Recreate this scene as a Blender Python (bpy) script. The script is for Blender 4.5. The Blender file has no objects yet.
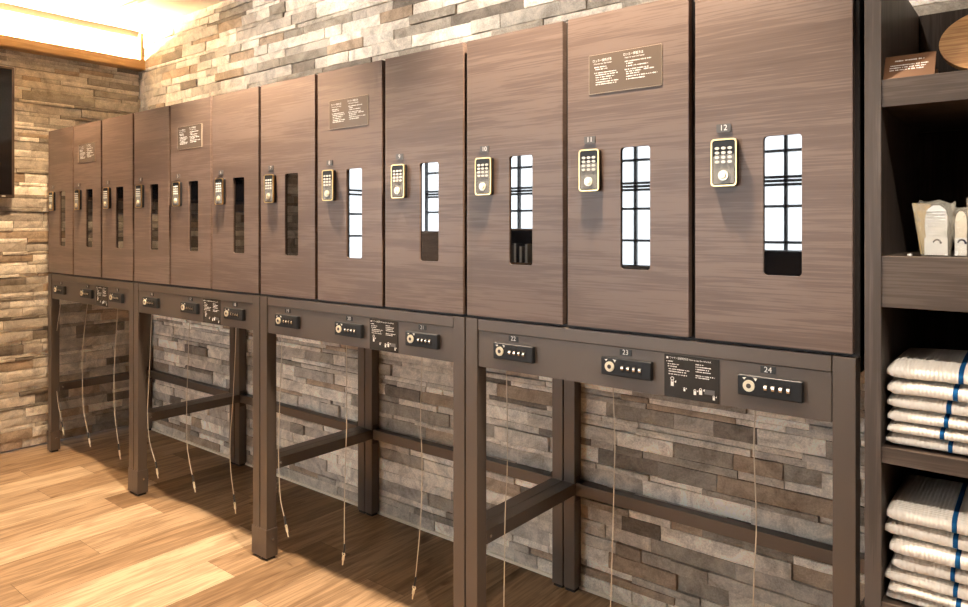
import bpy, bmesh, math, random
from mathutils import Vector, Matrix, noise
from mathutils.geometry import tessellate_polygon
R = math.radians
scene = bpy.context.scene
COL = scene.collection
random.seed(7)

# ------------------------------------------------------------------ mesh helper
class MB:
    def __init__(self): self.bm = bmesh.new()
    def _add(self, src, mat=None):
        me = bpy.data.meshes.new('tmp'); src.to_mesh(me); src.free()
        if mat is not None: me.transform(mat)
        self.bm.from_mesh(me); bpy.data.meshes.remove(me); return self
    def box(self, x0, x1, y0, y1, z0, z1, bev=0, seg=2, mat=None):
        b = bmesh.new(); bmesh.ops.create_cube(b, size=1)
        for v in b.verts:
            v.co = ((x0+x1)/2+v.co.x*(x1-x0), (y0+y1)/2+v.co.y*(y1-y0), (z0+z1)/2+v.co.z*(z1-z0))
        if bev: bmesh.ops.bevel(b, geom=b.edges[:], offset=bev, segments=seg, affect='EDGES', profile=.5)
        return self._add(b, mat)
    def cyl(self, c, r, h, axis='Z', seg=24, r2=None, bev=0, mat=None):
        b = bmesh.new()
        bmesh.ops.create_cone(b, cap_ends=True, segments=seg, radius1=r, radius2=r if r2 is None else r2, depth=h)
        if bev:
            ed = [e for e in b.edges if all(abs(abs(v.co.z)-h/2) < 1e-6 for v in e.verts) and e.verts[0].co.z*e.verts[1].co.z > 0]
            bmesh.ops.bevel(b, geom=ed, offset=bev, segments=2, affect='EDGES', profile=.5)
        m = Matrix.Translation(c)
        if axis == 'Y': m = m @ Matrix.Rotation(R(90), 4, 'X')
        if axis == 'X': m = m @ Matrix.Rotation(R(90), 4, 'Y')
        if mat is not None: m = mat @ m
        return self._add(b, m)
    def ring(self, c, r0, r1, h, axis='Y', seg=24):          # flat washer
        b = bmesh.new(); vs = []
        for i in range(seg):
            a = 2*math.pi*i/seg; ca, sa = math.cos(a), math.sin(a)
            vs.append([b.verts.new((r*ca, r*sa, z)) for r, z in ((r0,-h/2),(r1,-h/2),(r1,h/2),(r0,h/2))])
        for i in range(seg):
            p, q = vs[i], vs[(i+1) % seg]
            for k in range(4): b.faces.new((p[k], q[k], q[(k+1) % 4], p[(k+1) % 4]))
        bmesh.ops.recalc_face_normals(b, faces=b.faces[:])
        m = Matrix.Translation(c)
        if axis == 'Y': m = m @ Matrix.Rotation(R(90), 4, 'X')
        if axis == 'X': m = m @ Matrix.Rotation(R(90), 4, 'Y')
        return self._add(b, m)
    def plate(self, outer, holes, y0, y1):                    # polygon in XZ with holes, extruded from y0 to y1
        b = bmesh.new(); loops = [outer]+holes
        flat = [p for l in loops for p in l]
        tris = tessellate_polygon([[Vector((p[0], p[1], 0)) for p in l] for l in loops])
        f = [b.verts.new((p[0], y0, p[1])) for p in flat]; k = [b.verts.new((p[0], y1, p[1])) for p in flat]
        for t in tris:
            try: b.faces.new([f[i] for i in t]); b.faces.new([k[i] for i in reversed(t)])
            except ValueError: pass
        n = 0
        for l in loops:
            for i in range(len(l)):
                a, c = n+i, n+(i+1) % len(l)
                b.faces.new((f[a], f[c], k[c], k[a]))
            n += len(l)
        bmesh.ops.recalc_face_normals(b, faces=b.faces[:])
        return self._add(b)
    def tube(self, pts, r, seg=8):
        b = bmesh.new(); rings = []
        for i, p in enumerate(pts):
            t = (Vector(pts[min(i+1, len(pts)-1)])-Vector(pts[max(i-1, 0)])).normalized()
            u = t.cross(Vector((0, 1, 0.01))).normalized(); w = t.cross(u)
            rr = r[i] if isinstance(r, (list, tuple)) else r
            rings.append([b.verts.new(Vector(p)+(u*math.cos(2*math.pi*k/seg)+w*math.sin(2*math.pi*k/seg))*rr) for k in range(seg)])
        for p, q in zip(rings, rings[1:]):
            for k in range(seg): b.faces.new((p[k], p[(k+1) % seg], q[(k+1) % seg], q[k]))
        b.faces.new(list(reversed(rings[0]))); b.faces.new(rings[-1])
        bmesh.ops.recalc_face_normals(b, faces=b.faces[:])
        return self._add(b)
    def mesh(self, name, mat, smooth=False):
        me = bpy.data.meshes.new(name); self.bm.to_mesh(me); self.bm.free()
        if mat: me.materials.append(mat)
        if smooth:
            for p in me.polygons: p.use_smooth = True
        return me
    def build(self, name, mat, parent=None, loc=(0, 0, 0), smooth=False):
        return link(name, self.mesh(name, mat, smooth), parent, loc)

def link(name, me, parent=None, loc=(0, 0, 0)):
    o = bpy.data.objects.new(name, me); COL.objects.link(o)
    o.parent = parent; o.location = loc
    return o
def thing(name, label, cat, loc=(0, 0, 0), group=None, rot=None):
    o = bpy.data.objects.new(name, None); COL.objects.link(o)
    o.empty_display_size = .05; o.location = loc
    if rot: o.rotation_euler = rot
    return tag(o, label, cat, group)
def tag(o, label, cat, group=None):
    o['label'] = label; o['category'] = cat
    if group: o['group'] = group
    return o
def struct(o): o['kind'] = 'structure'; return o
def rrect(x0, x1, z0, z1, r, n=5):
    pts = []
    for cx, cz, a0 in ((x1-r, z1-r, 0), (x0+r, z1-r, 90), (x0+r, z0+r, 180), (x1-r, z0+r, 270)):
        for i in range(n+1):
            a = R(a0+90*i/n); pts.append((cx+r*math.cos(a), cz+r*math.sin(a)))
    return pts
def text_mb(body, size, x, z, y, align='CENTER', width=None):
    c = bpy.data.curves.new('txt', 'FONT'); c.body = body; c.size = size; c.align_x = align; c.align_y = 'CENTER'
    o = bpy.data.objects.new('txt', c)
    me = bpy.data.meshes.new_from_object(o)
    xs = [v.co.x for v in me.vertices]; k = 1
    if width: k = width/(max(xs)-min(xs))
    for v in me.vertices: v.co = (x+v.co.x*k, y, z+v.co.y)
    bpy.data.objects.remove(o); bpy.data.curves.remove(c)
    return me
def dashes(mb, x0, x1, z, h, y, rng):                           # a line of fine print too small to read
    x = x0
    while x < x1:
        w = rng.uniform(.4, 1.0)*h
        a = rng.uniform(.55, 1)
        mb.box(x, min(x+w, x1), y-.0002, y, z-h*a/2, z+h*a/2)
        x += w+h*rng.choice((.22, .22, .3, .9))

# ------------------------------------------------------------------ materials
def mat(name, col, rough=.5, metal=0, spec=.5, emit=None, estr=0, ior=None):
    m = bpy.data.materials.new(name); m.use_nodes = True
    b = m.node_tree.nodes['Principled BSDF']
    b.inputs['Base Color'].default_value = (*col, 1); b.inputs['Roughness'].default_value = rough
    b.inputs['Metallic'].default_value = metal; b.inputs['Specular IOR Level'].default_value = spec
    if ior: b.inputs['IOR'].default_value = ior
    if emit: b.inputs['Emission Color'].default_value = (*emit, 1); b.inputs['Emission Strength'].default_value = estr
    return m
def N(m, t, **k):
    n = m.node_tree.nodes.new(t)
    for a, v in k.items(): setattr(n, a, v)
    return n
def L(m, a, b): m.node_tree.links.new(a, b)
def ramp(m, stops, fac):
    r = N(m, 'ShaderNodeValToRGB'); e = r.color_ramp.elements
    e[0].position, e[0].color = stops[0][0], (*stops[0][1], 1)
    e[1].position, e[1].color = stops[-1][0], (*stops[-1][1], 1)
    for p, c in stops[1:-1]: x = e.new(p); x.color = (*c, 1)
    L(m, fac, r.inputs['Fac']); return r.outputs['Color']
def bump(m, h, strength, dist):
    b = N(m, 'ShaderNodeBump'); b.inputs['Strength'].default_value = strength; b.inputs['Distance'].default_value = dist
    L(m, h, b.inputs['Height']); L(m, b.outputs[0], m.node_tree.nodes['Principled BSDF'].inputs['Normal'])
def noise_tex(m, vec, scale, detail=4, rough=.55, dist=0):
    n = N(m, 'ShaderNodeTexNoise'); n.inputs['Scale'].default_value = scale; n.inputs['Detail'].default_value = detail
    n.inputs['Roughness'].default_value = rough; n.inputs['Distortion'].default_value = dist
    L(m, vec, n.inputs['Vector']); return n.outputs['Fac']
def mapped(m, scale, rand=True):
    tc = N(m, 'ShaderNodeTexCoord'); mp = N(m, 'ShaderNodeMapping'); mp.inputs['Scale'].default_value = scale
    src = tc.outputs['Object']
    if rand:
        oi = N(m, 'ShaderNodeObjectInfo'); mul = N(m, 'ShaderNodeVectorMath', operation='SCALE')
        mul.inputs[0].default_value = (7.3, 5.1, 9.7); L(m, oi.outputs['Random'], mul.inputs['Scale'])
        ad = N(m, 'ShaderNodeVectorMath', operation='ADD'); L(m, src, ad.inputs[0]); L(m, mul.outputs[0], ad.inputs[1]); src = ad.outputs[0]
    L(m, src, mp.inputs['Vector']); return mp.outputs[0]
def mixf(m, a, b, f):
    x = N(m, 'ShaderNodeMath', operation='MULTIPLY_ADD'); L(m, b, x.inputs[0]); x.inputs[1].default_value = f; L(m, a, x.inputs[2]); return x.outputs[0]
def wood(name, axis, cols, rough=.42, k=1.0, bmp=.12, spec=.5):
    m = mat(name, cols[1], rough, 0, spec)
    big = {'X': (.9, 7, 9), 'Z': (9, 7, .9), 'Y': (9, .9, 7)}[axis]; fine = {'X': (5, 60, 230), 'Z': (140, 60, 3.5), 'Y': (140, 3.5, 60)}[axis]
    a = noise_tex(m, mapped(m, [v*k for v in big]), 1.6, 5, .6, .5)
    f = noise_tex(m, mapped(m, [v*k for v in fine]), 1.0, 3, .6)
    s = mixf(m, a, f, .85)
    c = ramp(m, [(.55, cols[0]), (.92, cols[1]), (1.3, cols[2])], s)
    L(m, c, m.node_tree.nodes['Principled BSDF'].inputs['Base Color'])
    bump(m, f, bmp, .002)
    return m

M = {}
M['lam'] = wood('locker_laminate', 'X', [(.102, .066, .050), (.137, .093, .073), (.175, .123, .099)], .38)
M['lamv'] = wood('shelf_laminate_upright', 'Z', [(.048, .035, .027), (.072, .054, .044), (.100, .077, .065)], .45)
M['lamh'] = wood('shelf_laminate_level', 'X', [(.046, .031, .022), (.072, .050, .037), (.100, .073, .056)], .45)
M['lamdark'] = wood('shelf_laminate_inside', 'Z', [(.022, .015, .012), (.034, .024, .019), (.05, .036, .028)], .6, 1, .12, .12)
M['bronze'] = mat('bronze_painted_metal', (.118, .091, .073), .36, .35, .8)
M['bronzedark'] = mat('dark_bronze_metal', (.06, .045, .036), .4, .3)  # darker bronze of the angle brackets and keyholes
M['black'] = mat('black_plastic', (.014, .014, .015), .42, 0, .35)
M['rubber'] = mat('black_rubber', (.01, .01, .01), .8)
M['recess'] = mat('locker_carcass', (.02, .014, .011), .6)
M['gold'] = mat('brushed_gold', (.80, .56, .25), .28, 1)
M['silver'] = mat('satin_silver', (.78, .74, .68), .25, 1)
M['stripe'] = mat('grey_stripe', (.36, .35, .33), .45)
M['key'] = mat('pale_keys', (.82, .80, .74), .35)
M['white'] = mat('white_print', (.85, .83, .79), .5)
M['tagm'] = mat('grey_number_tag', (.11, .10, .095), .35)
M['tagk'] = mat('black_number_tag', (.02, .02, .02), .4)
M['notice'] = mat('smoked_notice_film', (.14, .108, .086), .12, 0, .6)  # glare on the locker notices is put into this lighter film colour
M['noticek'] = mat('black_notice_film', (.030, .026, .023), .15, 0, .6)
M['noticeedge'] = mat('notice_edge', (.55, .45, .33), .4)
M['pane'] = mat('smoked_mirror_glass', (.004, .004, .005), .015, 0, .5, ior=2.3)
M['cable'] = mat('steel_cable', (.72, .62, .48), .4, .35)
M['brass'] = mat('brass_plug', (.88, .78, .58), .32, .5)
M['screen'] = mat('tv_screen', (.006, .005, .006), .12)
M['bezel'] = mat('tv_bezel', (.05, .032, .022), .4)
M['plaster'] = mat('cream_plaster', (.88, .80, .68), .85)
M['ceil'] = mat('ceiling_paint', (.88, .80, .68), .9)
M['strip'] = mat('led_strip', (1, .9, .7), .5, emit=(1, .72, .40), estr=1700)
M['framew'] = mat('hatch_frame', (.42, .30, .18), .5)
M['basew'] = mat('pale_base_strip', (.92, .84, .70), .4)
M['ledge'] = wood('ledge_wood', 'Y', [(.30, .17, .07), (.42, .25, .11), (.52, .33, .16)], .5)
M['tray'] = wood('tray_wood', 'X', [(.26, .11, .032), (.38, .18, .060), (.52, .28, .105)], .4, 1.6)
M['card'] = mat('brown_card', (.125, .050, .014), .5)
M['towel'] = mat('white_terry', (.86, .79, .70), .95, 0, .1)
M['blue'] = mat('blue_stripe', (.008, .075, .21), .9, 0, .1)
M['navy'] = mat('navy_print', (.006, .006, .03), .6)
M['mullion'] = mat('dark_window_frame', (.02, .02, .022), .4)
M['counter'] = wood('counter_wood', 'X', [(.22, .10, .04), (.34, .17, .07), (.44, .24, .11)], .5)
M['cream'] = mat('cream_plastic', (.85, .74, .58), .45)
M['bagtan'] = mat('tan_paper', (.55, .38, .16), .6)
# towel waffle weave
def waffle(m):
    tc = N(m, 'ShaderNodeTexCoord')
    w1 = N(m, 'ShaderNodeTexWave', bands_direction='X'); w1.inputs['Scale'].default_value = 42
    w2 = N(m, 'ShaderNodeTexWave', bands_direction='Y'); w2.inputs['Scale'].default_value = 42
    L(m, tc.outputs['Object'], w1.inputs['Vector']); L(m, tc.outputs['Object'], w2.inputs['Vector'])
    n = noise_tex(m, tc.outputs['Object'], 320, 2)
    s = mixf(m, mixf(m, w1.outputs['Fac'], w2.outputs['Fac'], .6), n, .4)
    bump(m, s, .6, .0016)
waffle(M['towel'])
# stone: every stone carries its own tone
def stone(name):
    m = mat(name, (.3, .27, .23), .88, 0, .25)
    at = N(m, 'ShaderNodeAttribute', attribute_name='tone')
    tc = N(m, 'ShaderNodeTexCoord')
    n1 = noise_tex(m, tc.outputs['Object'], 9, 6, .65, 1.2)
    n2 = noise_tex(m, tc.outputs['Object'], 150, 5, .8)
    s = mixf(m, n1, n2, .7)
    mul = ramp(m, [(.55, (.50, .47, .43)), (.82, (.98, .97, .96)), (1.1, (1.35, 1.33, 1.30))], s)
    mx = N(m, 'ShaderNodeMix', data_type='RGBA', blend_type='MULTIPLY'); mx.inputs[0].default_value = 1
    L(m, at.outputs['Color'], mx.inputs[6]); L(m, mul, mx.inputs[7])
    L(m, mx.outputs[2], m.node_tree.nodes['Principled BSDF'].inputs['Base Color'])
    bump(m, s, .5, .006)
    return m
M['stone'] = stone('ledger_stone')
def planks():
    m = mat('oak_planks', (.4, .27, .15), .55, 0, .22)
    at = N(m, 'ShaderNodeAttribute', attribute_name='tone'); off = N(m, 'ShaderNodeAttribute', attribute_name='shift')
    tc = N(m, 'ShaderNodeTexCoord')
    ad = N(m, 'ShaderNodeVectorMath', operation='ADD'); L(m, tc.outputs['Object'], ad.inputs[0]); L(m, off.outputs['Vector'], ad.inputs[1])
    def mp(s):
        p = N(m, 'ShaderNodeMapping'); p.inputs['Scale'].default_value = s; L(m, ad.outputs[0], p.inputs['Vector']); return p.outputs[0]
    a = noise_tex(m, mp((7, .9, 1)), 1.7, 5, .6, 1.6); f = noise_tex(m, mp((85, 3.2, 1)), 1, 4, .65, .5)
    k = noise_tex(m, mp((9, 3.0, 1)), 1.3, 2, .5, .6)
    s = mixf(m, a, f, .8)
    c = ramp(m, [(.60, (.52, .44, .36)), (.88, (.90, .87, .83)), (1.18, (1.2, 1.19, 1.16))], s)
    kn = ramp(m, [(.66, (1, 1, 1)), (.76, (.55, .46, .38))], k)
    mx = N(m, 'ShaderNodeMix', data_type='RGBA', blend_type='MULTIPLY'); mx.inputs[0].default_value = 1
    L(m, at.outputs['Color'], mx.inputs[6]); L(m, c, mx.inputs[7])
    m2 = N(m, 'ShaderNodeMix', data_type='RGBA', blend_type='MULTIPLY'); m2.inputs[0].default_value = 1
    L(m, mx.outputs[2], m2.inputs[6]); L(m, kn, m2.inputs[7])
    L(m, m2.outputs[2], m.node_tree.nodes['Principled BSDF'].inputs['Base Color'])
    bump(m, f, .15, .002)
    return m
M['floor'] = planks()
def glassy(name, tint, alpha, rough=.02):                       # thin clear sheet: mostly see-through with a sheen
    m = bpy.data.materials.new(name); m.use_nodes = True; nt = m.node_tree; nt.nodes.clear()
    o = nt.nodes.new('ShaderNodeOutputMaterial'); t = nt.nodes.new('ShaderNodeBsdfTransparent'); g = nt.nodes.new('ShaderNodeBsdfPrincipled')
    g.inputs['Base Color'].default_value = (*tint, 1); g.inputs['Roughness'].default_value = rough
    x = nt.nodes.new('ShaderNodeMixShader'); x.inputs[0].default_value = alpha
    t.inputs['Color'].default_value = (.97, .98, .98, 1)
    nt.links.new(t.outputs[0], x.inputs[1]); nt.links.new(g.outputs[0], x.inputs[2]); nt.links.new(x.outputs[0], o.inputs[0])
    return m
M['winglass'] = glassy('window_glass', (.8, .9, .95), .06)
M['bag'] = glassy('clear_film', (.80, .74, .62), .25, .15)

# ------------------------------------------------------------------ dimensions (metres; the eye is at 0, 0, 1.4)
D = 1.740; XL = -4.897; PITCH = .37967; XWALL = -5.06; YWALL = 2.385; ZC = 2.785
UNIT = PITCH*3

# ------------------------------------------------------------------ setting
def ledger(name, length, z0, z1, m, seed, skip=None):
    """split-face stone cladding in local u (x), out (-y), z"""
    rng = random.Random(seed); bm = bmesh.new()
    tone = bm.loops.layers.float_color.new('tone')
    pal = [((.86, .80, .71), 4), ((.68, .62, .54), 4.5), ((.52, .47, .41), 4), ((.36, .32, .27), 2.2), ((.43, .335, .25), 1.8), ((.22, .19, .16), .9)]
    cs, ws = zip(*pal)
    z = z0; thick = True; row = 0
    while z < z1-.004:
        h = rng.choice((.044, .049, .054, .058)) if thick else rng.choice((.021, .024, .028))
        if rng.random() < .66: thick = not thick
        h = min(h, z1-z); u = -rng.random()*.3
        while u < length:
            w = rng.choice((.11, .15, .19, .23, .27, .33, .40))*rng.uniform(.9, 1.1)
            a, b = max(u, 0), min(u+w, length); u += w
            if b-a < .004: continue
            hid = skip and skip(a, b, z, z+h)
            out = rng.choice((0, 0, .003, .006, .009, .013)); tu = rng.uniform(-.05, .05)*.15; tz = rng.uniform(-.10, .10)*.3
            c = Vector(rng.choices(cs, ws)[0])*rng.uniform(.85, 1.15)
            nx = 1 if hid else max(2, int((b-a)/.022)); nz = 1 if hid else (3 if h > .04 else 2)
            g = .0010; grid = []
            for j in range(nz+1):
                r = []
                for i in range(nx+1):
                    uu = a+g+(b-a-2*g)*i/nx; zz = z+g+(h-2*g)*j/nz
                    y = -.012-out-tu*((i/nx)-.5)*.3-tz*((j/nz)-.5)*.1
                    if not hid:
                        y -= .0045*noise.noise(Vector((uu*16, zz*22, seed*3.1+row*7.7)))+.0022*noise.noise(Vector((uu*60, zz*70, seed)))
                        if i in (0, nx) or j in (0, nz): y += .0016+.0012*rng.random()
                    r.append(bm.verts.new((uu, y, zz)))
                grid.append(r)
            fs = []
            for j in range(nz):
                for i in range(nx): fs.append(bm.faces.new((grid[j][i], grid[j][i+1], grid[j+1][i+1], grid[j+1][i])))
            rim = grid[0][:]+[grid[j][nx] for j in range(1, nz+1)]+grid[nz][-2::-1]+[grid[j][0] for j in range(nz-1, 0, -1)]
            back = [bm.verts.new((v.co.x, .004, v.co.z)) for v in rim]
            for i in range(len(rim)):
                k = (i+1) % len(rim); fs.append(bm.faces.new((rim[k], rim[i], back[i], back[k])))
            for f in fs:
                for l in f.loops: l[tone] = (c.x, c.y, c.z, 1)
        z += h; row += 1
    # solid backing behind the stones
    vs = [bm.verts.new(p) for p in ((0, 0, z0), (length, 0, z0), (length, 0, z1), (0, 0, z1), (0, .12, z0), (length, .12, z0), (length, .12, z1), (0, .12, z1))]
    for q in ((0, 1, 2, 3), (5, 4, 7, 6), (4, 0, 3, 7), (1, 5, 6, 2), (3, 2, 6, 7), (4, 5, 1, 0)):
        f = bm.faces.new([vs[i] for i in q])
        for l in f.loops: l[tone] = (.03, .027, .024, 1)
    me = bpy.data.meshes.new(name); bm.to_mesh(me); bm.free(); me.materials.append(m)
    return struct(link(name, me))

bw = ledger('wall_back', 6.7, .010, ZC, M['stone'], 3, lambda a, b, z0, z1: z0 > 1.16 and z1 < 1.90 and a < 4.75)
bw.location = (XWALL-.1, YWALL+.012, 0)
lw = ledger('wall_left', 2.98, .010, 2.53, M['stone'], 11, lambda a, b, z0, z1: a < .55)
lw.location = (XWALL-.012, -.6, 0); lw.rotation_euler = (0, 0, R(90))

fb = bmesh.new(); tl = fb.loops.layers.float_color.new('tone'); sl = fb.loops.layers.float_color.new('shift')
LIGHT, TAN, MID, DARK = (.43, .315, .205), (.34, .235, .145), (.285, .188, .110), (.205, .128, .070)
fixed = {0: [(1.587, LIGHT), (3, MID)], -1: [(1.87, LIGHT), (3, DARK)], -2: [(1.0, MID), (2.05, MID), (3, DARK)],
         -3: [(1.335, MID), (2.1, TAN), (3, MID)], -4: [(1.72, LIGHT), (3, MID)], -5: [(1.62, TAN), (3, DARK)], -6: [(1.1, TAN), (1.9, LIGHT), (3, MID)],
         -7: [(1.45, TAN), (2.2, MID), (3, DARK)], -8: [(.9, LIGHT), (1.75, LIGHT), (3, TAN)], -9: [(1.5, TAN), (3, MID)], 1: [(1.2, TAN), (2.0, DARK), (3, MID)]}
W = .211; prng = random.Random(5)
for k in range(-32, 28):
    xa = -2.765+k*W; xb = xa+W
    segs = fixed.get(k); cuts = []
    y = -6.2-prng.random()*1.2
    while y < 2.5:
        e = y+1.25; cuts.append([y, e, Vector(prng.choice((LIGHT, TAN, TAN, MID, MID, DARK)))*prng.uniform(.92, 1.08)]); y = e
    if segs:
        first = segs[0][0]-1.25
        cuts = [c for c in cuts if c[0] < first]
        if cuts: cuts[-1][1] = first
        p = first
        for e, c in segs: cuts.append([p, e, Vector(c)]); p = e
    for y0, y1, c in cuts:
        y1 = min(y1, 2.5)
        if y1 <= y0 or y1 < -6.1: continue
        y0 = max(y0, -6.1); g = .0006
        vs = [fb.verts.new(p) for p in ((xa+g, y0+g, 0), (xb-g, y0+g, 0), (xb-g, y1-g, 0), (xa+g, y1-g, 0))]
        f = fb.faces.new(vs); sh = (prng.random()*9, prng.random()*9, 0, 1)
        for l in f.loops: l[tl] = (*c, 1); l[sl] = sh
vs = [fb.verts.new(p) for p in ((-9.6, -6.2, -.003), (3.3, -6.2, -.003), (3.3, 2.5, -.003), (-9.6, 2.5, -.003))]
f = fb.faces.new(vs)
for l in f.loops: l[tl] = (.03, .02, .012, 1); l[sl] = (0, 0, 0, 1)
me = bpy.data.meshes.new('floor'); fb.to_mesh(me); fb.free(); me.materials.append(M['floor'])
struct(link('floor', me))

struct(MB().box(-9.3, 3.2, -6.2, 2.55, ZC, ZC+.12).build('ceiling', M['ceil']))
struct(MB().box(XWALL+.02, 1.4, YWALL-.016, YWALL+.002, 0, .011).build('baseboard_back', M['basew']))
# plastered head of the left wall over the ledge, with its small cornice
struct(MB().box(XWALL-.13, XWALL, -.6, YWALL, 2.53, ZC).box(XWALL-.01, XWALL+.022, -.6, YWALL-.002, 2.715, 2.735).build('wall_head', M['plaster']))
struct(MB().box(XWALL+.035, XWALL+.075, YWALL-.03, YWALL-.004, 2.57, 2.755, .004).build('trim_2', M['framew']))
XE = -4.964
struct(MB().box(XE-.018, XE, -.6, YWALL-.002, 2.503, 2.568, .002).box(XWALL-.002, XE-.01, -.6, YWALL-.002, 2.500, 2.515).build('trim_1', M['ledge']))
ls = thing('light_strip', 'warm glowing light strip lying in the trough of the wooden ledge over the stone wall', 'light', (XWALL+.045, .9, 2.515))
MB().box(-.02, .02, -1.45, 1.45, 0, .034).build('channel', M['plaster'], ls)
MB().box(-.012, .012, -1.44, 1.44, .0342, .044).build('diffuser', M['strip'], ls)

# the rest of the room, seen only as reflections in the locker panes
pl = mat('grey_plaster', (.30, .27, .24), .9)
struct(MB().box(3.0, 3.12, -6.2, 2.5, 0, ZC).build('wall_right', pl))
struct(MB().box(1.54, 3.1, YWALL, YWALL+.12, 0, ZC).build('wall_niche', pl))
struct(MB().box(-9.2, XWALL-.004, -.72, -.6, 0, ZC).build('wall_return', pl))
struct(MB().box(-9.3, 3.1, -6.2, -6.05, 0, .82).box(-9.3, 3.1, -6.2, -6.05, 2.62, ZC).box(-2.0, 3.1, -6.2, -6.05, .82, 2.62).build('wall_front', pl))
struct(MB().box(-9.3, -9.18, -6.2, -.6, 0, .5).box(-9.3, -9.18, -6.2, -.6, 2.62, ZC).box(-9.3, -9.18, -1.0, -.6, .5, 2.62).build('wall_far', pl))
def window(name, axis, p, a0, a1, z0, z1, na, zs):
    m = MB(); t = .03
    def b(u0, u1, w0, w1):
        if axis == 'X': m.box(u0, u1, p-t, p+t, w0, w1)
        else: m.box(p-t, p+t, u0, u1, w0, w1)
    for i in range(na+1):
        u = a0+(a1-a0)*i/na; b(u-.02, u+.02, z0, z1)
    for z in [z0, z1]+zs: b(a0, a1, z-.018, z+.018)
    o = struct(m.build(name, M['mullion']))
    g = MB()
    if axis == 'X': g.box(a0, a1, p-.004, p+.004, z0, z1)
    else: g.box(p-.004, p+.004, a0, a1, z0, z1)
    g.build('glass', M['winglass'], o)
    l = bpy.data.lights.new('window_portal', 'AREA'); l.shape = 'RECTANGLE'; l.cycles.is_portal = True
    lo = bpy.data.objects.new('window_portal', l); COL.objects.link(lo); l.size = a1-a0; l.size_y = z1-z0
    if axis == 'X': lo.location = ((a0+a1)/2, p-.1, (z0+z1)/2); lo.rotation_euler = (R(90), 0, R(180))
    else: lo.location = (p-.1, (a0+a1)/2, (z0+z1)/2); lo.rotation_euler = (R(90), 0, R(90))
    return o
window('window_1', 'X', -6.1, -9.1, -2.0, .82, 2.62, 10, [1.2, 1.67, 1.95, 2.0, 2.05, 2.39])
window('window_2', 'Y', -9.24, -6.0, -1.0, .5, 2.62, 9, [1.25, 1.62, 1.95, 2.02])

bc = thing('bookcase', 'dark wooden bookcase mirrored in the pane of the locker numbered 10', 'bookcase', (-5.9, -4.0, 0))
MB().box(0, .025, -.15, .15, 0, 1.38).build('side_panel', M['recess'], bc)
MB().box(1.075, 1.1, -.15, .15, 0, 1.38).build('side_panel', M['recess'], bc)
MB().box(0.025, 1.075, -.15, -.135, 0, 1.38).build('back_panel', M['recess'], bc)
for z in (.05, .48, .92, 1.355): MB().box(.025, 1.075, -.135, .15, z, z+.022).build('shelf_board', M['counter'], bc)
for i, (c, h) in enumerate((((.5, .5, .48), .22), ((.12, .12, .13), .25), ((.3, .28, .25), .21), ((.55, .52, .46), .24))):
    b = thing('book', ['pale grey book at the end of the bookcase shelf, mirrored in a locker pane', 'black tall book beside the pale grey one on the mirrored bookcase', 'brown grey book between the black and the cream one on the mirrored bookcase', 'cream book standing last in the row on the mirrored bookcase'][i], 'book', (-5.55+i*.09, -3.98, .942), 'books on the mirrored bookcase')
    MB().box(0, .04, -.08, .08, 0, h, .003).build('cover', mat('book_cover', c, .6), b)
    MB().box(.004, .036, -.076, .0805, .004, h+.0005-.004).build('pages', M['white'], b)
ct = thing('counter', 'waist high brown wooden counter mirrored in the pane of the ninth locker', 'counter', (-8.1, -4.0, 0))
MB().box(0, 2.0, -.3, .28, 0, 1.30).build('cabinet', M['counter'], ct)
MB().box(-.02, 2.02, -.32, .32, 1.30, 1.34, .004).build('countertop', M['counter'], ct)

cn = thing('console', 'black low console mirrored at the foot of the widest pane', 'cabinet', (-2.95, -5.0, 0))
MB().box(0, 1.1, -.2, .2, .06, 1.10, .004).box(.05, 1.05, -.15, .15, 0, .06).build('cabinet', M['recess'], cn)
MB().box(-.01, 1.11, -.21, .21, 1.10, 1.13, .004).build('top', M['recess'], cn)

# television on the left wall
tv = thing('television', 'wall mounted black flat television on the stone wall beside the ledge', 'television', (XWALL, .862, 1.578))
MB().box(.035, .075, -.724, .724, 0, .803, .004).build('casing', M['bezel'], tv)
MB().box(.0755, .077, -.708, .708, .022, .788).build('screen', M['screen'], tv)
MB().box(.026, .036, -.2, .2, .25, .55).build('wall_bracket', M['black'], tv)
MB().box(.0755, .0768, .655, .675, .008, .013).build('indicator', M['white'], tv)

# ceiling hatch frame
hx, hy = -4.77, 2.06
hatch = thing('ceiling_hatch', 'square framed hatch flush in the ceiling above the glowing ledge', 'ceiling panel', (hx, hy, ZC))
MB().plate([(0, 0), (.6, 0), (.6, .6), (0, .6)], [[(.03, .03), (.57, .03), (.57, .57), (.03, .57)]], 0, .012).build('frame', M['framew'], hatch).rotation_euler = (R(90), 0, 0)
hatch.children[0].location = (0, 0, -.012)
MB().box(.045, .555, -.555, -.045, -.008, -.001).build('door_panel', M['plaster'], hatch)

# ------------------------------------------------------------------ lockers
SX0, SX1, SZ0, SZ1 = .177, .264, .167, .499                      # slit in local door coordinates
DZ = .878
door_me = MB().plate([(.0085, 0), (PITCH-.0095, 0), (PITCH-.0095, DZ), (.0085, DZ)], [rrect(SX0, SX1, SZ0, SZ1, .009)], 0, .022).mesh('door', M['lam'])
body = MB()
body.box(0, .018, .024, .60, -.0093, DZ).box(PITCH-.018, PITCH, .024, .60, -.0093, DZ)
body.box(.018, PITCH-.018, .024, .60, -.0093, .012).box(.018, PITCH-.018, .024, .60, DZ-.018, DZ).box(.018, PITCH-.018, .588, .60, .012, DZ-.018)
body_me = body.mesh('body', M['recess'])
pane_me = MB().plate(rrect(SX0-.012, SX1+.012, SZ0-.012, SZ1+.012, .004), [], .006, .012).mesh('window_pane', M['pane'])
KX0, KX1, KZ0, KZ1 = .055, .119, .382, .499; KC = (KX0+KX1)/2
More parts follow.
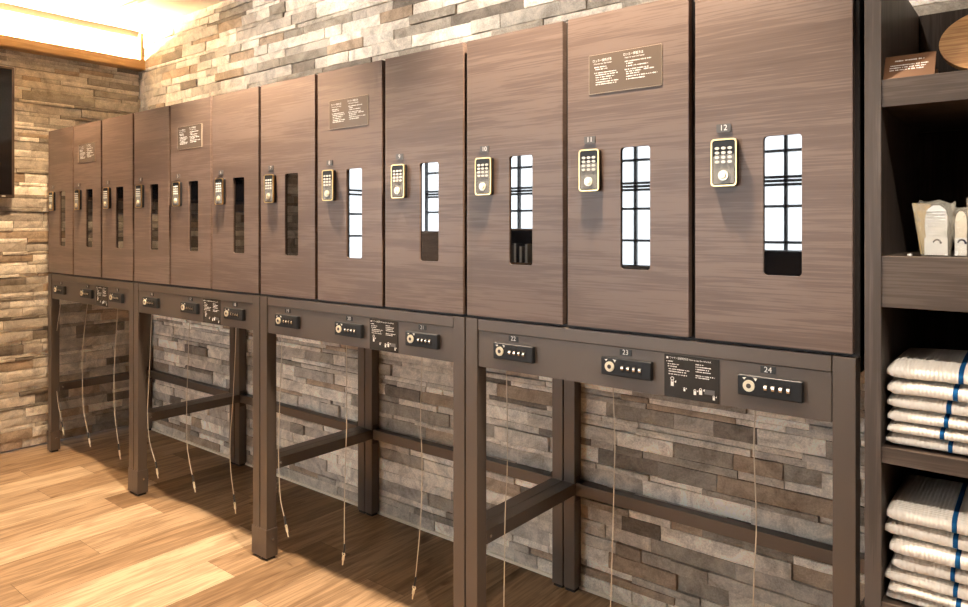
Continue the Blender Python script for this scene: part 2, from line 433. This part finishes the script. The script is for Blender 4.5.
kp = MB(); kp.plate(rrect(KX0, KX1, KZ0, KZ1, .009), [rrect(KX0+.0035, KX1-.0035, KZ0+.0035, KZ1-.0035, .007)], -.017, -.0115)
kp_me = kp.mesh('keypad_lock', M['gold'])
fp_me = MB().plate(rrect(KX0+.0035, KX1-.0035, KZ0+.0035, KZ1-.0035, .007), [], -.0162, -.002).plate(rrect(KX0+.0008, KX1-.0008, KZ0+.0008, KZ1-.0008, .008), [], -.0115, -.0005).mesh('faceplate', M['black'])
st = MB()                                                        # slanting silver lines on the lower faceplate
def clip_line(c):
    pts = []
    x0, x1, z0, z1 = KX0+.006, KX1-.006, KZ0+.006, KZ0+.078
    for x in (x0, x1):
        z = x-KC+c
        if z0 <= z <= z1: pts.append((x, z))
    for z in (z0, z1):
        x = z-c+KC
        if x0 < x < x1: pts.append((x, z))
    return pts
for i in range(-2, 26):
    c = KZ0-.024+i*.0048; p = clip_line(c)
    if len(p) == 2 and abs(p[0][0]-p[1][0]) > .004:
        (xa, za), (xb, zb) = sorted(p); d = .0008
        st.plate([(xa+d, za-d), (xb+d, zb-d), (xb-d, zb+d), (xa-d, za+d)], [], -.0166, -.0161)
st_me = st.mesh('stripe_pattern', M['stripe'])
btn_me = MB().plate([(.0056*math.cos(a), .0036*math.sin(a)) for a in [i*math.pi/8 for i in range(16)]], [], -.0185, -.016).mesh('button', M['key'])
kn = MB(); kn.ring((0, -.018, 0), .0085, .0125, .005).cyl((0, -.019, 0), .0078, .008, 'Y', 20, bev=.001).box(-.0015, .0015, -.0245, -.0225, -.006, .006)
kn_me = kn.mesh('thumb_knob', M['brass'])
tag_me = MB().plate(rrect(.064, .0995, .517, .537, .002), [], -.0025, .0005).mesh('number_plate', M['tagm'])
NX0, NX1, NZ0, NZ1 = .08, .298, .655, .762
nt_me = MB().plate(rrect(NX0, NX1, NZ0, NZ1, .002), [], -.0015, .0005).mesh('notice_plate', M['notice'])
ne = MB(); ne.plate(rrect(NX0-.0007, NX1+.0007, NZ0-.0007, NZ1+.0007, .003), [rrect(NX0, NX1, NZ0, NZ1, .002)], -.0017, .0005); ne_me = ne.mesh('edge', M['noticeedge'])
lt = MB(); rg = random.Random(2)
lt.bm.from_mesh(text_mb('ロッカー使用方法', .0085, .091, .745, -.0019, 'LEFT', .058)); lt.bm.from_mesh(text_mb('How to use the locker', .006, .095, .7365, -.0019, 'LEFT', .056))
lt.bm.from_mesh(text_mb('ロッカー解錠方法', .0085, .186, .750, -.0019, 'LEFT', .058)); lt.bm.from_mesh(text_mb('How to open the locker', .006, .191, .7415, -.0019, 'LEFT', .058))
for x0, x1, z in ((.097, .134, .727), (.100, .137, .721), (.097, .165, .711), (.101, .170, .705), (.101, .160, .6985), (.101, .150, .692), (.101, .172, .685), (.101, .165, .679),
                  (.191, .268, .731), (.196, .215, .725), (.196, .262, .718), (.191, .260, .709), (.195, .240, .703), (.247, .276, .704), (.195, .235, .697), (.195, .286, .690), (.195, .250, .683)):
    dashes(lt, x0, x1, z, .0034, -.0017, rg)
lt_me = lt.mesh('lettering', M['white'])
txt = {n: None for n in range(1, 13)}
words = ['first locker in the row, in the dark end against the stone wall',
         'second locker from the stone end wall, with the smallest notice plate',
         'third locker from the stone end wall, a plain door without notice',
         'fourth locker from the stone end wall, just past the first stand joint',
         'fifth locker from the stone end wall, with a dark notice plate',
         'sixth locker from the stone end wall, last before the second stand joint',
         'seventh locker from the stone end wall, last whose window stays black',
         'eighth locker from the stone end wall, notice above a bright mirrored pane',
         'ninth locker from the stone end wall, its pane mirroring a brown counter',
         'locker numbered 10, third from the open shelf, its pane mirroring a bookcase',
         'locker numbered 11, second from the open shelf, below a shining notice',
         'locker numbered 12, widest in view, beside the open towel shelf']
for i in range(12):
    lk = thing('locker', 'brown woodgrain ' + words[i], 'locker', (XL+i*PITCH, D, 1.118), 'row of woodgrain lockers')
    link('body', body_me, lk)
    dr = link('door', door_me, lk); link('window_pane', pane_me, dr)
    k = link('keypad_lock', kp_me, lk); link('faceplate', fp_me, k); link('stripe_pattern', st_me, k)
    for r in range(4):
        for c in range(3): link('button', btn_me, k, (KC-.0157+c*.0157, 0, .4756-r*.0112))
    link('thumb_knob', kn_me, k, (KC, 0, .4085))
    n = link('number_plate', tag_me, lk)
    mb = MB(); mb.bm.from_mesh(text_mb(str(i+1), .020, .08175, .527, -.0028)); mb.build('number', M['white'], n)
    if i % 3 == 1:
        p = link('notice_plate', nt_me, lk); link('edge', ne_me, p); link('lettering', lt_me, p)

# ------------------------------------------------------------------ luggage stands under the lockers
LW, LD = .0525, .047; ZT = 1.1085
def leg_mesh(): return MB().box(.0027, LW-.0027, 0, LD, .0125, ZT, .0007).mesh('leg', M['bronze'])
leg_me = leg_mesh()
cap_me = MB().box(-.0003, LW+.0003, -.0045, LD+.0045, .0126, .131, .0006).mesh('foot_cap', M['bronze'])
foot_me = MB().box(.006, LW-.006, .005, LD-.005, 0, .0126).mesh('rubber_foot', M['rubber'])
bolt_me = MB().cyl((0, 0, 0), .0055, .006, 'X', 12, bev=.001).mesh('bolt', M['silver'])
LX = .1495
lock_me = MB().box(0, LX, -.0165, .0, 0, .050, .0035, 3).mesh('combination_lock', M['black'])
cy = MB(); cy.ring((0, -.0178, 0), .0058, .0138, .006).cyl((0, -.0165, 0), .0125, .003, 'Y'); cy_me = cy.mesh('key_cylinder', M['brass'])
kh = MB(); kh.cyl((0, -.0195, 0), .0058, .003, 'Y').box(-.001, .001, -.0216, -.0205, -.004, .004); kh_me = kh.mesh('keyhole', M['bronzedark'])
sl = MB(); sl.box(-.0042, .0042, -.0172, -.016, -.0125, .0125, .0005); sl_me = sl.mesh('wheel_slot', M['rubber'])
wh = MB(); wh.cyl((0, -.0165, 0), .0065, .0068, 'X', 14); wh_me = wh.mesh('number_wheel', M['silver'])
mk = MB()
mk.plate([(.012, .043), (.021, .0445), (.0165, .0385)], [], -.0171, -.0164).plate([(.037, .0455), (.047, .0445), (.0435, .0375)], [], -.0171, -.0164); mk_me = mk.mesh('pointer_mark', M['white'])
tg_me = MB().plate(rrect(0, .035, 0, .0165, .001), [], -.0017, .0003).mesh('number_plate', M['tagk'])
SNX0, SNX1, SNZ0, SNZ1 = .683, .829, .9585, 1.0685
sn_me = MB().plate(rrect(SNX0, SNX1, SNZ0, SNZ1, .001), [], -.0012, .0006).mesh('notice_plate', M['noticek'])
s2 = MB(); rg = random.Random(4); yy = -.0013
s2.box(SNX0+.006, SNX0+.011, yy-.0002, yy, 1.0575, 1.0625)
s2.bm.from_mesh(text_mb('ワイヤー錠使用方法', .0068, SNX0+.014, 1.060, yy-.0002, 'LEFT', .050)); s2.bm.from_mesh(text_mb('How to use the wire lock', .006, SNX0+.067, 1.060, yy-.0002, 'LEFT', .058))
for x0, x1, z in ((.006, .024, 1.051), (.01, .04, 1.044), (.01, .034, 1.038), (.012, .068, 1.031), (.012, .06, 1.025), (.012, .062, 1.018), (.085, .105, 1.050), (.085, .125, 1.044), (.085, .120, 1.038), (.085, .124, 1.032), (.085, .134, 1.022), (.085, .120, 1.017)):
    dashes(s2, SNX0+x0, SNX0+x1, z, .0029, yy, rg)
for x, z, k in ((.022, .997, 1), (.055, .984, .6), (.083, .981, .85), (.098, .985, 1), (.132, .973, .7)):      # small pictograms: padlock outlines and pointing arrows
    s2.box(SNX0+x-.004*k, SNX0+x+.004*k, yy-.0002, yy, z-.010*k, z+.001*k)
    s2.ring((SNX0+x, yy-.0001, z+.003*k), .0022*k, .0038*k, .0002, 'Y', 16)
    s2.plate([(SNX0+x+.006*k, z+.002*k), (SNX0+x+.011*k, z+.006*k), (SNX0+x+.010*k, z-.001*k)], [], yy-.0002, yy)
s2.ring((SNX0+.022, yy-.0001, 1.0065), .0035, .005, .0002, 'Y', 16)
s2_me = s2.mesh('lettering', M['white'])
gp = MB(); gp.box(SNX0+.108, SNX0+.134, -.0014, -.001, .978, .990); gp_me = gp.mesh('picture_block', M['tagm'])
slabel = ['dark bronze metal luggage stand at the dim end by the stone wall',
          'dark bronze metal luggage stand, second from the stone end wall',
          'dark bronze metal luggage stand, third from the stone end wall, over pale grey stones',
          'dark bronze metal luggage stand beside the open shelf, with locks numbered 22 to 24']
for u in range(4):
    x0 = XL+u*UNIT
    s = thing('luggage_stand', slabel[u], 'stand', (x0, D, 0), 'luggage stands under the lockers')
    for lx in (.0004, UNIT-LW-.0004):
        for ly in (0, .585):
            lg = link('leg', leg_me, s, (lx, ly, 0))
            if ly == 0: link('foot_cap', cap_me, lg); link('bolt', bolt_me, lg, (LW+.002 if lx < .1 else -.002, .026, .085))
            link('rubber_foot', foot_me, lg)
    xa, xb = LW+.0006, UNIT-LW-.0006
    MB().box(xa, xb, .0015, .03, 1.0725, ZT, .0008).build('top_rail', M['bronze'], s)
    MB().box(xa, xb, .004, .022, .957, 1.0712, .0008).build('front_panel', M['bronze'], s)
    MB().box(xa, xb, .59, .63, 1.07, ZT, .0008).build('back_top_rail', M['bronze'], s)
    for lx in (.0008, UNIT-LW-.0004):
        MB().box(lx, lx+LW-.0008, LD+.0002, .5848, 1.07, ZT, .0008).build('side_top_rail', M['bronze'], s)
        so = MB().box(lx, lx+LW-.0008, LD+.0002, .5848, .3755, .420, .0012).build('side_stretcher', M['bronze'], s)
        link('bolt', bolt_me, so, (lx+(LW if lx < .1 else -.001), LD+.018, .398))
    MB().box(xa, xb, .59, .632, .3755, .420, .0012).build('back_stretcher', M['bronze'], s)
    for lx, sg in ((LW+.0004, 1), (UNIT-LW-.0004, -1)):
        for zb in (.4202, .352):
            b = MB(); b.box(lx, lx+sg*.003, .585, .62, zb, zb+.023) if sg > 0 else b.box(lx-.003, lx, .585, .62, zb, zb+.023)
            b.box(min(lx, lx+sg*.022), max(lx, lx+sg*.022), .592, .62, zb if zb > .4 else zb+.0205, zb+.0025 if zb > .4 else zb+.023)
            b.build('angle_bracket', M['bronzedark'], s)
    for j, lx in enumerate((.124, .503, .879)):
        lo = link('combination_lock', lock_me, s, (lx, .0038, .9935))
        link('key_cylinder', cy_me, lo, (.028, 0, .025)); link('keyhole', kh_me, lo, (.028, 0, .025)); link('pointer_mark', mk_me, lo)
        for q in range(4):
            link('wheel_slot', sl_me, lo, (.067+q*.0172, 0, .025)); link('number_wheel', wh_me, lo, (.067+q*.0172, 0, .025))
        n = link('number_plate', tg_me, s, (lx+.050, .0038, 1.0505))
        mb = MB(); mb.bm.from_mesh(text_mb(str(13+u*3+j), .019, .0175, .0082, -.0021)); mb.build('number', M['white'], n)
    p = link('notice_plate', sn_me, s, (0, .0036, 0)); link('lettering', s2_me, p); link('picture_block', gp_me, p)

# ------------------------------------------------------------------ steel cables hanging from the locks
F_, CX_, HY_, TH_, H_ = 709., 484., 227., R(38.85), 1.40
def hang(x, y, Y=1.772):                                         # a measured height and offset along the row, in the plane of the locks
    u = (x-CX_)/F_; v = -(y-HY_)/F_; s, c = math.sin(TH_), math.cos(TH_)
    d = (u*c-s, u*s+c, v); t = Y/d[1]
    return Vector((d[0]*t, Y, H_+d[2]*t))
CAB = [([(61, 300), (54.6, 351), (56.0, 380), (57.9, 401.5), (62, 423.8)], (64.2, 436)),
       ([(87.4, 303.6), (83, 345), (82.4, 378), (83.5, 410), (88.4, 434.5)], (90.5, 448)),
       ([(117.7, 308.6), (114.6, 360), (114, 390), (114.6, 413), (118.7, 446)], (120.5, 460)),
       ([(151.7, 315), (149, 378), (147.6, 413), (149.6, 441), (156.0, 464)], (157.2, 472)),
       ([(189.4, 322), (186.8, 400), (187, 441), (189, 459), (192.7, 477)], (195.5, 493)),
       ([(236, 330), (233, 400), (230.4, 433), (230.4, 466), (234, 497)], (236, 516)),
       ([(282, 338), (279.5, 410), (278.6, 445), (278.9, 469), (280.5, 499), (284.8, 519)], (288.5, 538)),
       ([(346.5, 345), (346.6, 400), (346.4, 433), (344.5, 499), (344.3, 547)], (342.5, 566)),
       ([(422, 358), (420.6, 420), (422, 461.5), (420.6, 520), (415.2, 580)], (411.6, 604)),
       ([(506.5, 372), (507.4, 460), (505.3, 510), (504.3, 570), (503.6, 640)], (503, 662)),
       ([(613, 388), (614.8, 440), (614.4, 470), (612, 560), (608, 690)], (607, 720)),
       ([(755, 411), (754, 450), (756.3, 526), (753.6, 590), (750, 760)], (749.5, 790))]
clab = ['in the corner of the darkest stand', 'in the middle of the darkest stand', 'just before the first leg joint from the end wall',
        'close past the first leg joint from the end wall', 'in the middle of the second stand', 'beside the back leg of the second stand',
        'close past the second leg joint', 'in the middle of the third stand', 'last before the tall third leg joint',
        'under the lock numbered 22', 'under the lock numbered 23', 'under the lock numbered 24, nearest the shelf']
for (pp, end), lab in zip(CAB, clab):
    P = [hang(*p) for p in pp]; E_ = hang(*end); P = [Vector((P[0].x, 1.7665, .972))]+P
    pts = []
    for i in range(len(P)-1):
        p0, p1, p2, p3 = P[max(i-1, 0)], P[i], P[i+1], P[min(i+2, len(P)-1)]
        for k in range(6):
            t = k/6
            pts.append(.5*((2*p1)+(p2-p0)*t+(2*p0-5*p1+4*p2-p3)*t*t+(3*p1-p0-3*p2+p3)*t**3))
    pts.append(P[-1])
    base = P[0].copy()
    c = thing('lock_cable', 'thin steel lock cable hanging ' + lab, 'cable', base, 'cables hanging from the stand locks')
    MB().tube([p-base for p in pts], .0016, 6).build('wire', M['cable'], c, smooth=True)
    d = (E_-P[-1]); ln = d.length; d.normalize()
    MB().tube([P[-1]-base-d*.012, P[-1]-base+d*.022], .0038, 8).build('sleeve', M['black'], c)
    q = P[-1]-base+d*.022
    k = MB(); k.ring((q.x+d.x*.007, q.y, q.z+d.z*.007), .0042, .0080, .003, 'Y', 14)
    k.tube([q+d*.013, q+d*.020, q+d*.030, q+d*.031, q+d*.050], [.0045, .0052, .0048, .0026, .0022], 8)
    k.build('end_plug', M['brass'], c)

# ------------------------------------------------------------------ open shelf unit
SXA = -.3265; SX = -.294; SXB = .56; SY0 = 1.740; SY1 = 2.30; SH = 1.985
sh = thing('shelf_unit', 'tall dark wood open shelf holding folded towels at the end of the lockers', 'shelf', (SXA, SY0, 0))
t = SX-SXA; wdt = SXB-SXA
MB().box(0, t, 0, SY1-SY0, 0, SH, .001).build('side_panel', M['lamv'], sh)
MB().box(wdt-t, wdt, 0, SY1-SY0, 0, SH, .001).build('side_panel', M['lamv'], sh)
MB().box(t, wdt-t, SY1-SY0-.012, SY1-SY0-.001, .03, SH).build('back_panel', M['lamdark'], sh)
for z0, z1 in ((1.660, 1.720), (1.226, 1.337), (.888, .923), (.548, .586), (.08, .13)):
    MB().box(t, wdt-t, .002, SY1-SY0-.012, z0, z1, .001).build('shelf_board', M['lamh'], sh)

# folded towels
def towel_surface(w, dep, h, seed, dome, off=0, x0=None, x1=None, nx=34, nl=40):
    bm = bmesh.new(); rings = []
    a0, a1 = (0, w) if x0 is None else (x0, x1)
    for i in range(nx+1):
        x = a0+(a1-a0)*i/nx
        e = min(x, w-x)/.011; endk = 1 if e > 1 else math.sqrt(max(0, 1-(1-e)**2))*.45+.55
        ring = []
        for j in range(nl):
            a = 2*math.pi*j/nl; ca, sa = math.cos(a), math.sin(a)
            yy_ = dep/2*(1-(abs(ca)**.35)*(1 if ca > 0 else -1)); zz = h/2*(abs(sa)**.55)*(1 if sa > 0 else -1)*endk
            if zz > 0 and dome: zz += dome*math.sin(min(1, yy_/dep*1.0+.02)*math.pi*.62)*(.35+.65*math.sin(min(1, x/(w*.62))*math.pi/2))*(zz/(h/2))
            y = yy_+.004*noise.noise(Vector((x*9, seed*5.3, 1.7)))+.006*noise.noise(Vector((seed*2.1, x*3, 4)))
            z = zz+h/2+.0018*noise.noise(Vector((x*14, yy_*14, seed*3.7)))+(.0012*noise.noise(Vector((x*45, zz*90, seed))))
            p = Vector((x, y, z))
            if off:
                n = Vector((0, -ca if abs(ca) > .3 else 0, sa)); p += n.normalized()*off
            ring.append(bm.verts.new(p))
        rings.append(ring)
    for p, q in zip(rings, rings[1:]):
        for k in range(nl): bm.faces.new((p[k], q[k], q[(k+1) % nl], p[(k+1) % nl]))
    bm.faces.new(list(reversed(rings[0]))); bm.faces.new(rings[-1])
    bmesh.ops.recalc_face_normals(bm, faces=bm.faces[:])
    return bm
def settle(bm, other=None):
    d = min(v.co.z for v in bm.verts)
    for b in (bm, other):
        if b: 
            for v in b.verts: v.co.z -= d
def towel(x, z, h, sx0, sx1, seed, dome, label, grp):
    w = .40; dep = .27
    o = MB(); o.bm.free(); o.bm = towel_surface(w, dep, h*.93, seed, dome)
    s = MB(); s.bm.free(); s.bm = towel_surface(w, dep, h*.93, seed, dome, .0009, sx0-x, sx1-x, 3); settle(o.bm, s.bm)
    tw = tag(o.build('folded_towel', M['towel'], None, (x, SY0+.014+.004*math.sin(seed*2.3), z), True), label, 'towel', grp)
    s.build('stripe', M['blue'], tw, smooth=True)
ordn = ['second from the top', 'third from the top', 'fourth from the top', 'fifth from the top', 'sixth from the top']
UP = [(-.286, 1.068, .034, -.156, -.147), (-.284, 1.0335, .034, -.165, -.156), (-.286, 1.003, .030, -.177, -.168), (-.284, .9755, .027, -.181, -.173), (-.284, .9505, .0245, -.188, -.180), (-.288, .9235, .0265, -.174, -.166)]
for i, (x, z, h, a, b) in enumerate(UP):
    towel(x, z, h, a, b, i+1, .017 if i == 0 else 0, 'white folded blue-striped towel, ' + (['topmost', *ordn][i] if i < 5 else 'lowest') + ' in the upper stack', 'towels in the upper stack')
LO = [(-.286, .757, .038, -.167, -.158), (-.290, .724, .033, -.166, -.157), (-.280, .688, .036, -.161, -.152), (-.276, .654, .034, -.170, -.162), (-.290, .626, .028, -.165, -.157), (-.282, .606, .020, -.160, -.151), (-.287, .5865, .0195, -.163, -.154)]
for i, (x, z, h, a, b) in enumerate(LO):
    towel(x, z, h, a, b, i+11, .012 if i == 0 else 0, 'white folded blue-striped towel, ' + (['topmost', *ordn][i] if i < 6 else 'very bottom one') + ' in the lower stack', 'towels in the lower stack')

# card sign on the top board
cs = thing('card_sign', 'small brown card stand with white print on the top board of the shelf', 'sign', (-.291, SY0+.004, 1.7205))
cw, ch, ln = .095, .059, .012
tilt = Matrix.Rotation(R(-27), 4, 'X')
MB().box(0, cw, 0, .004, 0, ch, mat=tilt).build('card', M['card'], cs)
b = MB(); b.box(.0005, .003, .006, .060, 0, .004).box(cw-.003, cw-.0005, .006, .060, 0, .004).box(0, cw, .056, .060, 0, .02); b.build('easel_back', M['card'], cs)
mb = MB(); rg = random.Random(9)
for x0, x1, z, h in ((.020, .074, .0445, .0036), (.012, .082, .0325, .0030), (.011, .078, .0265, .0030), (.011, .074, .0205, .0030)): dashes(mb, x0, x1, z, h, -.0002, rg)
me = mb.mesh('lettering', M['white']); me.transform(tilt); link('lettering', me, cs)

# round wooden tray
tr = thing('oval_tray', 'oval light wooden tray standing on edge beside the brown card', 'tray', (-.093, SY0+.035, 1.7205), rot=(R(-10), 0, 0))
oval = lambda k: [(.100*k*math.cos(2*math.pi*i/64), .068+.068*k*math.sin(2*math.pi*i/64)) for i in range(64)]
MB().plate(oval(1), [], 0, .010).build('disc', M['tray'], tr)
MB().plate(oval(1), [oval(.88)], .0101, .022).build('rim', M['tray'], tr)

# wrapped amenities
def pouch(w0, w1, h, d, seed, t=0.0):
    bm = bmesh.new(); rows = []; nh, nn = 14, 22
    for j in range(nh+1):
        f = j/nh; w = w0+(w1-w0)*f; dd = d*(math.sin(math.pi*min(1, f*.9+.12))**.6)*(1-.75*f)+.002
        r = []
        for i in range(nn):
            a = 2*math.pi*i/nn; ca, sa = math.cos(a), math.sin(a)
            p = Vector((w/2*(abs(ca)**.6)*(1 if ca > 0 else -1)+t*f, dd*sa, h*f))
            p += Vector((.003*noise.noise(p*90+Vector((seed, 0, 0))), .009*noise.noise(p*75+Vector((0, seed, 0))), (.016*noise.noise(p*70+Vector((0, 0, seed))) if f > .9 else 0)))
            r.append(bm.verts.new(p))
        rows.append(r)
    for p, q in zip(rows, rows[1:]):
        for k in range(nn): bm.faces.new((p[k], p[(k+1) % nn], q[(k+1) % nn], q[k]))
    bm.faces.new(list(reversed(rows[0]))); bm.faces.new(rows[-1])
    return bm
def ribbed(w, h, d, ribs):
    m = MB()
    out = [(-w*.36, .003), (w*.36, .003), (w*.44, h*.35), (w*.5, h*.6), (w*.47, h*.8), (w*.36, h*.93), (w*.14, h), (-w*.14, h), (-w*.36, h*.93), (-w*.47, h*.8), (-w*.5, h*.6), (-w*.44, h*.35)]
    m.plate(out, [], -d/2, d/2)
    for k in range(ribs):
        z = h*.42+h*.46*k/max(1, ribs-1); m.box(-w*.42, w*.42, -d/2-.003, d/2, z, z+h*.022, .0006)
    return m
def mark(x, z, y):
    m = MB(); bow = [(x+.0078*math.cos(R(a)), z+.0078*math.sin(R(a))) for a in range(0, 181, 20)]+[(x+.0050*math.cos(R(a)), z-.001+.0050*math.sin(R(a))) for a in range(180, -1, -20)]
    m.plate(bow, [], y-.0005, y).cyl((x+.0068, y-.0004, z-.0005), .0024, .0008, 'Y', 12); return m
AM = [('clear wrapped ribbed white amenity in a flared bag, nearest the shelf side', -.197, SY0+.045, .052, .080, .118, .036, 9, .5, 0),
      ('clear wrapped narrow cream amenity standing just beside the flared bag', -.154, SY0+.05, .026, .034, .104, .020, 0, .4, 0),
      ('clear wrapped amenity with crumpled bag top, at the picture edge', -.118, SY0+.052, .040, .058, .125, .03, 6, .7, 0)]
for lab, x, y, w0, w1, h, d, ribs, sd, tt in AM:
    a = thing('wrapped_amenity', lab, 'amenity kit', (x, y, 1.3372), 'wrapped amenities on the middle board')
    w = w0*.80
    ribbed(w, h*.92, d*.45, ribs).build('contents', M['cream'] if not ribs else M['white'], a)
    MB().box(-w*.5, w*.5, -d*.225-.0034, -d*.225-.0026, .003, .040).build('label_band', M['white'], a)
    mark(.002, .030, -d*.225-.0036).build('printed_mark', M['navy'], a)
    pb = MB(); pb.bm.free(); pb.bm = pouch(w0, w1, h, d*.62, sd*17, -.006 if ribs == 9 else 0)
    pb.build('clear_bag', M['bag'], a, smooth=True)
    if ribs == 9:
        MB().plate([(-.030, .004), (-.014, .004), (-.012, .112), (-.046, .115)], [], .006, .008).build('paper_insert', M['bagtan'], a)
sm = tag(MB().box(0, .009, 0, .012, 0, .005, .001).build('paper_packet', M['white'], None, (-.250, SY0+.03, 1.3372)), 'tiny pale packet lying flat beside the flared bag', 'packet')

# ------------------------------------------------------------------ light
def spot(x, y, z, power, size=120, blend=.5, col=(1, .78, .54), rad=.03, tx=None, ty=None):
    l = bpy.data.lights.new('downlight_or_fill', 'SPOT'); l.energy = power; l.spot_size = R(size); l.spot_blend = blend; l.color = col; l.shadow_soft_size = rad
    o = bpy.data.objects.new('downlight_or_fill', l); COL.objects.link(o); o.location = (x, y, z)
    if tx is not None: o.rotation_euler = Vector((tx-x, ty-y, -z)).to_track_quat('-Z', 'Y').to_euler()
    return o
for x, p, sz, bl, c in ((-1.02, 310, 96, .6, (1, .81, .61)), (-2.6, 370, 96, .6, (1, .79, .58)), (-4.2, 185, 118, 1, (1, .69, .40))): spot(x, 1.53, ZC-.02, p, sz, bl, c)
spot(.15, .6, ZC-.02, 115, 80, .6, (1, .89, .76), tx=-.1, ty=1.3)  # added fill spot that brightens the towels in the shelf
def aim(x, y, z, p, size, t, col):                              # added fill spot, no known fixture, brightens the wall over the lockers
    o = spot(x, y, z, p, size, .9, col, .04); o.rotation_euler = (Vector(t)-o.location).to_track_quat('-Z', 'Y').to_euler()
for x, p, c in ((-.5, 95, (1, .90, .78)), (-1.45, 115, (1, .90, .78)), (-2.4, 115, (1, .90, .78)), (-3.35, 120, (1, .88, .74)), (-4.3, 130, (1, .72, .42))): aim(x, .25, ZC-.05, p, 48 if x > -3 else 36, (x, YWALL, 2.42), c)

w = bpy.data.worlds.new('overcast_sky'); scene.world = w; w.use_nodes = True
bg = w.node_tree.nodes['Background']; bg.inputs['Color'].default_value = (.90, .95, 1, 1); bg.inputs['Strength'].default_value = 9.5

cam = bpy.data.cameras.new('camera'); co = bpy.data.objects.new('camera', cam); COL.objects.link(co)
co.location = (0, 0, 1.4); co.rotation_euler = (R(90), 0, R(38.85))
cam.sensor_width = 36; cam.lens = 709/968*36; cam.shift_y = -76.5/968; cam.clip_start = .05
scene.camera = co
vs_ = scene.view_settings; vs_.view_transform = 'Standard'; vs_.look = 'None'; vs_.gamma = 1; vs_.exposure = .35; vs_.use_curve_mapping = False
scene.cycles.use_denoising = True
scene.cycles.max_bounces = 8; scene.cycles.diffuse_bounces = 4; scene.cycles.glossy_bounces = 4; scene.cycles.transparent_max_bounces = 12
scene.cycles.caustics_reflective = False; scene.cycles.caustics_refractive = False
scene.cycles.sample_clamp_indirect = 8
